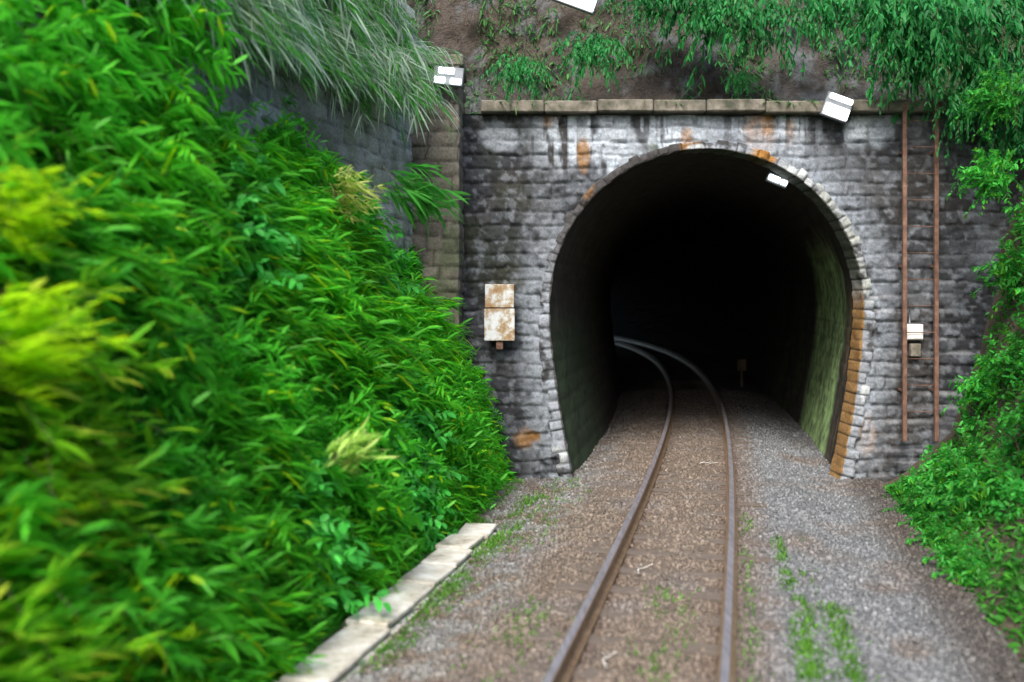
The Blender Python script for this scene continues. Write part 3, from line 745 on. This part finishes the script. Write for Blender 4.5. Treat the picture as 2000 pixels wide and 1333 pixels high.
# ivy curtains above the portal
for (xp, yp, s_, lb) in [(1255, -10, .55, 'dark green ivy clump hanging at the top edge, left of the longest curtain'), (1400, 15, .8, 'long ivy curtain hanging down the rock above the arch crown'),
                         (1470, 30, .8, 'ivy tail hanging beside the longest curtain above the arch'), (1445, 150, .25, 'tiny ivy tuft below the longest ivy curtain'),
                         (1590, 0, .75, 'ivy clump hanging at the top edge between curtain and corner thicket'), (1150, 90, .6, 'dark ivy patch on the rock left of the arch crown'),
                         (1010, 130, .5, 'ivy patch on the rock above the left end of the coping'),(1330,-20,.7,'ivy clump at the top edge just left of the longest curtain')]:
    place('hanging_ivy', pD, at(xp, yp, YP+.1), rr.uniform(-.4, .4), s_, lb, 'ivy')
for (xp, yp, s_) in [(1770, -10, 1.0), (1800, 90, .75), (1850, 20, 1.0), (1900, 120, .8), (1960, 10, 1.), (1740, 70, .7), (1990, 150, .8), (1870, 190, .6), (1985, 260, .6), (1700, 0, .7)]:
    place('overhanging_shrub', pD, at(xp, yp, YP-.2-.5*rr.random()), rr.uniform(-.5, .5), s_, 'dark green shrub overhanging the wall at upper right', 'shrub', 'shrubs overhanging the right end of the wall')
for (xp, yp) in [(1960, 190), (1945, 340)]:
    place('leafy_branch', pR, at(xp, yp, YP-1.5), .2, .5, 'brighter green leafy branch below the dark overhang at the right edge', 'shrub', 'bright branches under the overhang')
for (xp, yp, Y_, s_) in [(60, 60, 7.6, .9), (200, 20, 8.2, .9), (-20, 150, 7, .8), (120, 130, 8, .7)]:
    place('wall_top_shrub', pA, at(xp, yp, Y_), rr.uniform(-.4, .4), s_, 'green shrub hanging over the retaining wall in the upper left corner', group='shrubs on the retaining wall')
# pale grasses over the retaining wall
for y in np.arange(7.2, 12.8, .42):
    for k in range(3):
        yy = y+rr.uniform(-.2, .2); z_ = (5.5, 6.4, 7.2)[k]
        if yy > 13.2 and k == 0: continue
        xw_ = float(np.interp(yy, yw, XW[:, -1]))
        place('pale_grass_clump', pP, (xw_+.05-.05*k+(.12*(6.4-z_) if z_ < 6.4 else 0), yy, z_), rr.uniform(-.5, .5), rr.uniform(.5, .85), 'clump of pale dry grass hanging over the grey retaining wall', 'grass clump', 'pale grass clumps on the retaining wall')

# ground cover: nobody could count these
def cover(name, n, dfun, base, tip, L0, L1, label, wr=.09, sw=(0, 0, 0), upb=1.0, dens=None):
    P = dfun(n); n = len(P)
    D_ = rng.normal(size=(n, 3))*.6+np.array([0, 0, upb])+np.array(sw)
    L = L0+(L1-L0)*rng.random(n); V, F, C_ = leaves(P, D_, L, L*wr*(.6+.8*rng.random(n)), .6*rng.random(n), lcol(n, base, tip))
    tag(mesh(name, V, F, M['leaf'], col=C_), label, 'ground cover', kind='stuff')
def bankpts(prof, side, umin, umax, y0, y1, nz=.35, seed=90):
    pp = np.array(prof, float)
    def f_(n):
        u = umin+(umax-umin)*rng.random(n); y = y0+(y1-y0)*rng.random(n)
        d = np.interp(u, range(len(pp)), pp[:, 0]); h = np.interp(u, range(len(pp)), pp[:, 1])
        N = fbm(y*.9, d*1.3+h*.9, seed, 5)-.5
        d = d+nz*N; h = h-.35+nz*.6*N*(h > .1); nx, ny = nrm(y)
        return np.stack([cx(y)+side*nx*d, y+side*ny*d, h], -1)
    return f_
cover('left_undergrowth', 42000, bankpts(LP, -1, .15, 5.5, 3, 14.6), G1, G1t, .10, .26, 'dense green undergrowth covering the left bank', .12, (.6, 1.4, .2), .4)
def rightpts(n):
    a = bankpts(RP, 1, 0, 6.0, 8.9, 14.6, .3, 95)(int(n*.72)); b = bankpts(RP, 1, .2, 6.0, 5, 8.9, .3, 95)(int(n*.28)); return np.concatenate([a, b])
cover('right_undergrowth', 20000, rightpts, (.025, .13, .02), (.07, .32, .03), .05, .14, 'low green undergrowth covering the right bank', .2, (-.5, -.2, .2), .5)
def tufts(bands):
    def f_(n):
        out = []
        for (d0, sd_, y0, y1, w, ns) in bands:
            m_ = int(n*w); y = y0+(y1-y0)*rng.random(m_); d = d0+sd_*rng.normal(size=m_)
            k = fbm(y*.8, d*6, ns)*.6+fbm(y*5, d*9, ns+9)*.4 > .47; y = y[k]; d = d[k]; nx, ny = nrm(y)
            out.append(np.stack([cx(y)+nx*d, y+ny*d, bed_h(d, y)+.0], -1))
        return np.concatenate(out)
    return f_
cover('trackside_grass', 17000, tufts([(1.12, .055, 6, 11, .26, 140), (1.4, .06, 6, 8.8, .1, 141), (.05, .12, 6, 9, .05, 142), (-1.0, .14, 6, 8.4, .06, 143), (-2.02, .09, 6, 13, .34, 144), (-2.25, .14, 6.8, 11.5, .34, 149), (-2.48, .07, 6, 14, .2, 145), (.72, .05, 6, 12, .04, 146), (-1.75, .25, 10, 14.3, .08, 147)]),
      (.07, .2, .02), (.16, .38, .05), .04, .10, 'thin bright grass tufts sprouting through the ballast', .07)

def hillpts(n):
    i = rng.integers(0, len(xs_h), n); X_ = -3+14*rng.random(n); u = .12+.55*rng.random(n)
    zb_ = np.interp(u, [0, .12, 1], [WTOP+.02, WTOP+.06, 11]); yb_ = np.interp(u, [0, .12, 1], [YP+.15, YP+.75, YP+3.0])
    yb_ = yb_-sstep(.05, .25, u)*(1.1*(fbm(X_*.8, zb_*.8, 100, 5)-.5)+.45*(fbm(X_*3, zb_*2, 101, 4)-.5))
    k = fbm(X_*1.1+9, zb_*.9, 160) > .44
    return np.stack([X_, yb_, zb_], -1)[k]
xs_h = [0]
cover('rock_face_plants', 17000, hillpts, (.025, .12, .03), (.10, .26, .07), .06, .2, 'sparse ferns and grass rooted in the rock face above the portal', .1, (0, -.9, -.3), .0)

def copingpts(n):
    X_ = -.6+9*rng.random(n); k = fbm(X_*2.1, X_*0, 170) > .5; X_ = X_[k]; n = len(X_)
    return np.stack([X_, YP-.2+.5*rng.random(n), np.full(n, WTOP+.13)], -1)
cover('coping_plants', 1500, copingpts, (.03, .14, .03), (.14, .26, .09), .06, .2, 'small ferns and grass draping over the portal coping', .1, (0, -.7, -.2), .2)
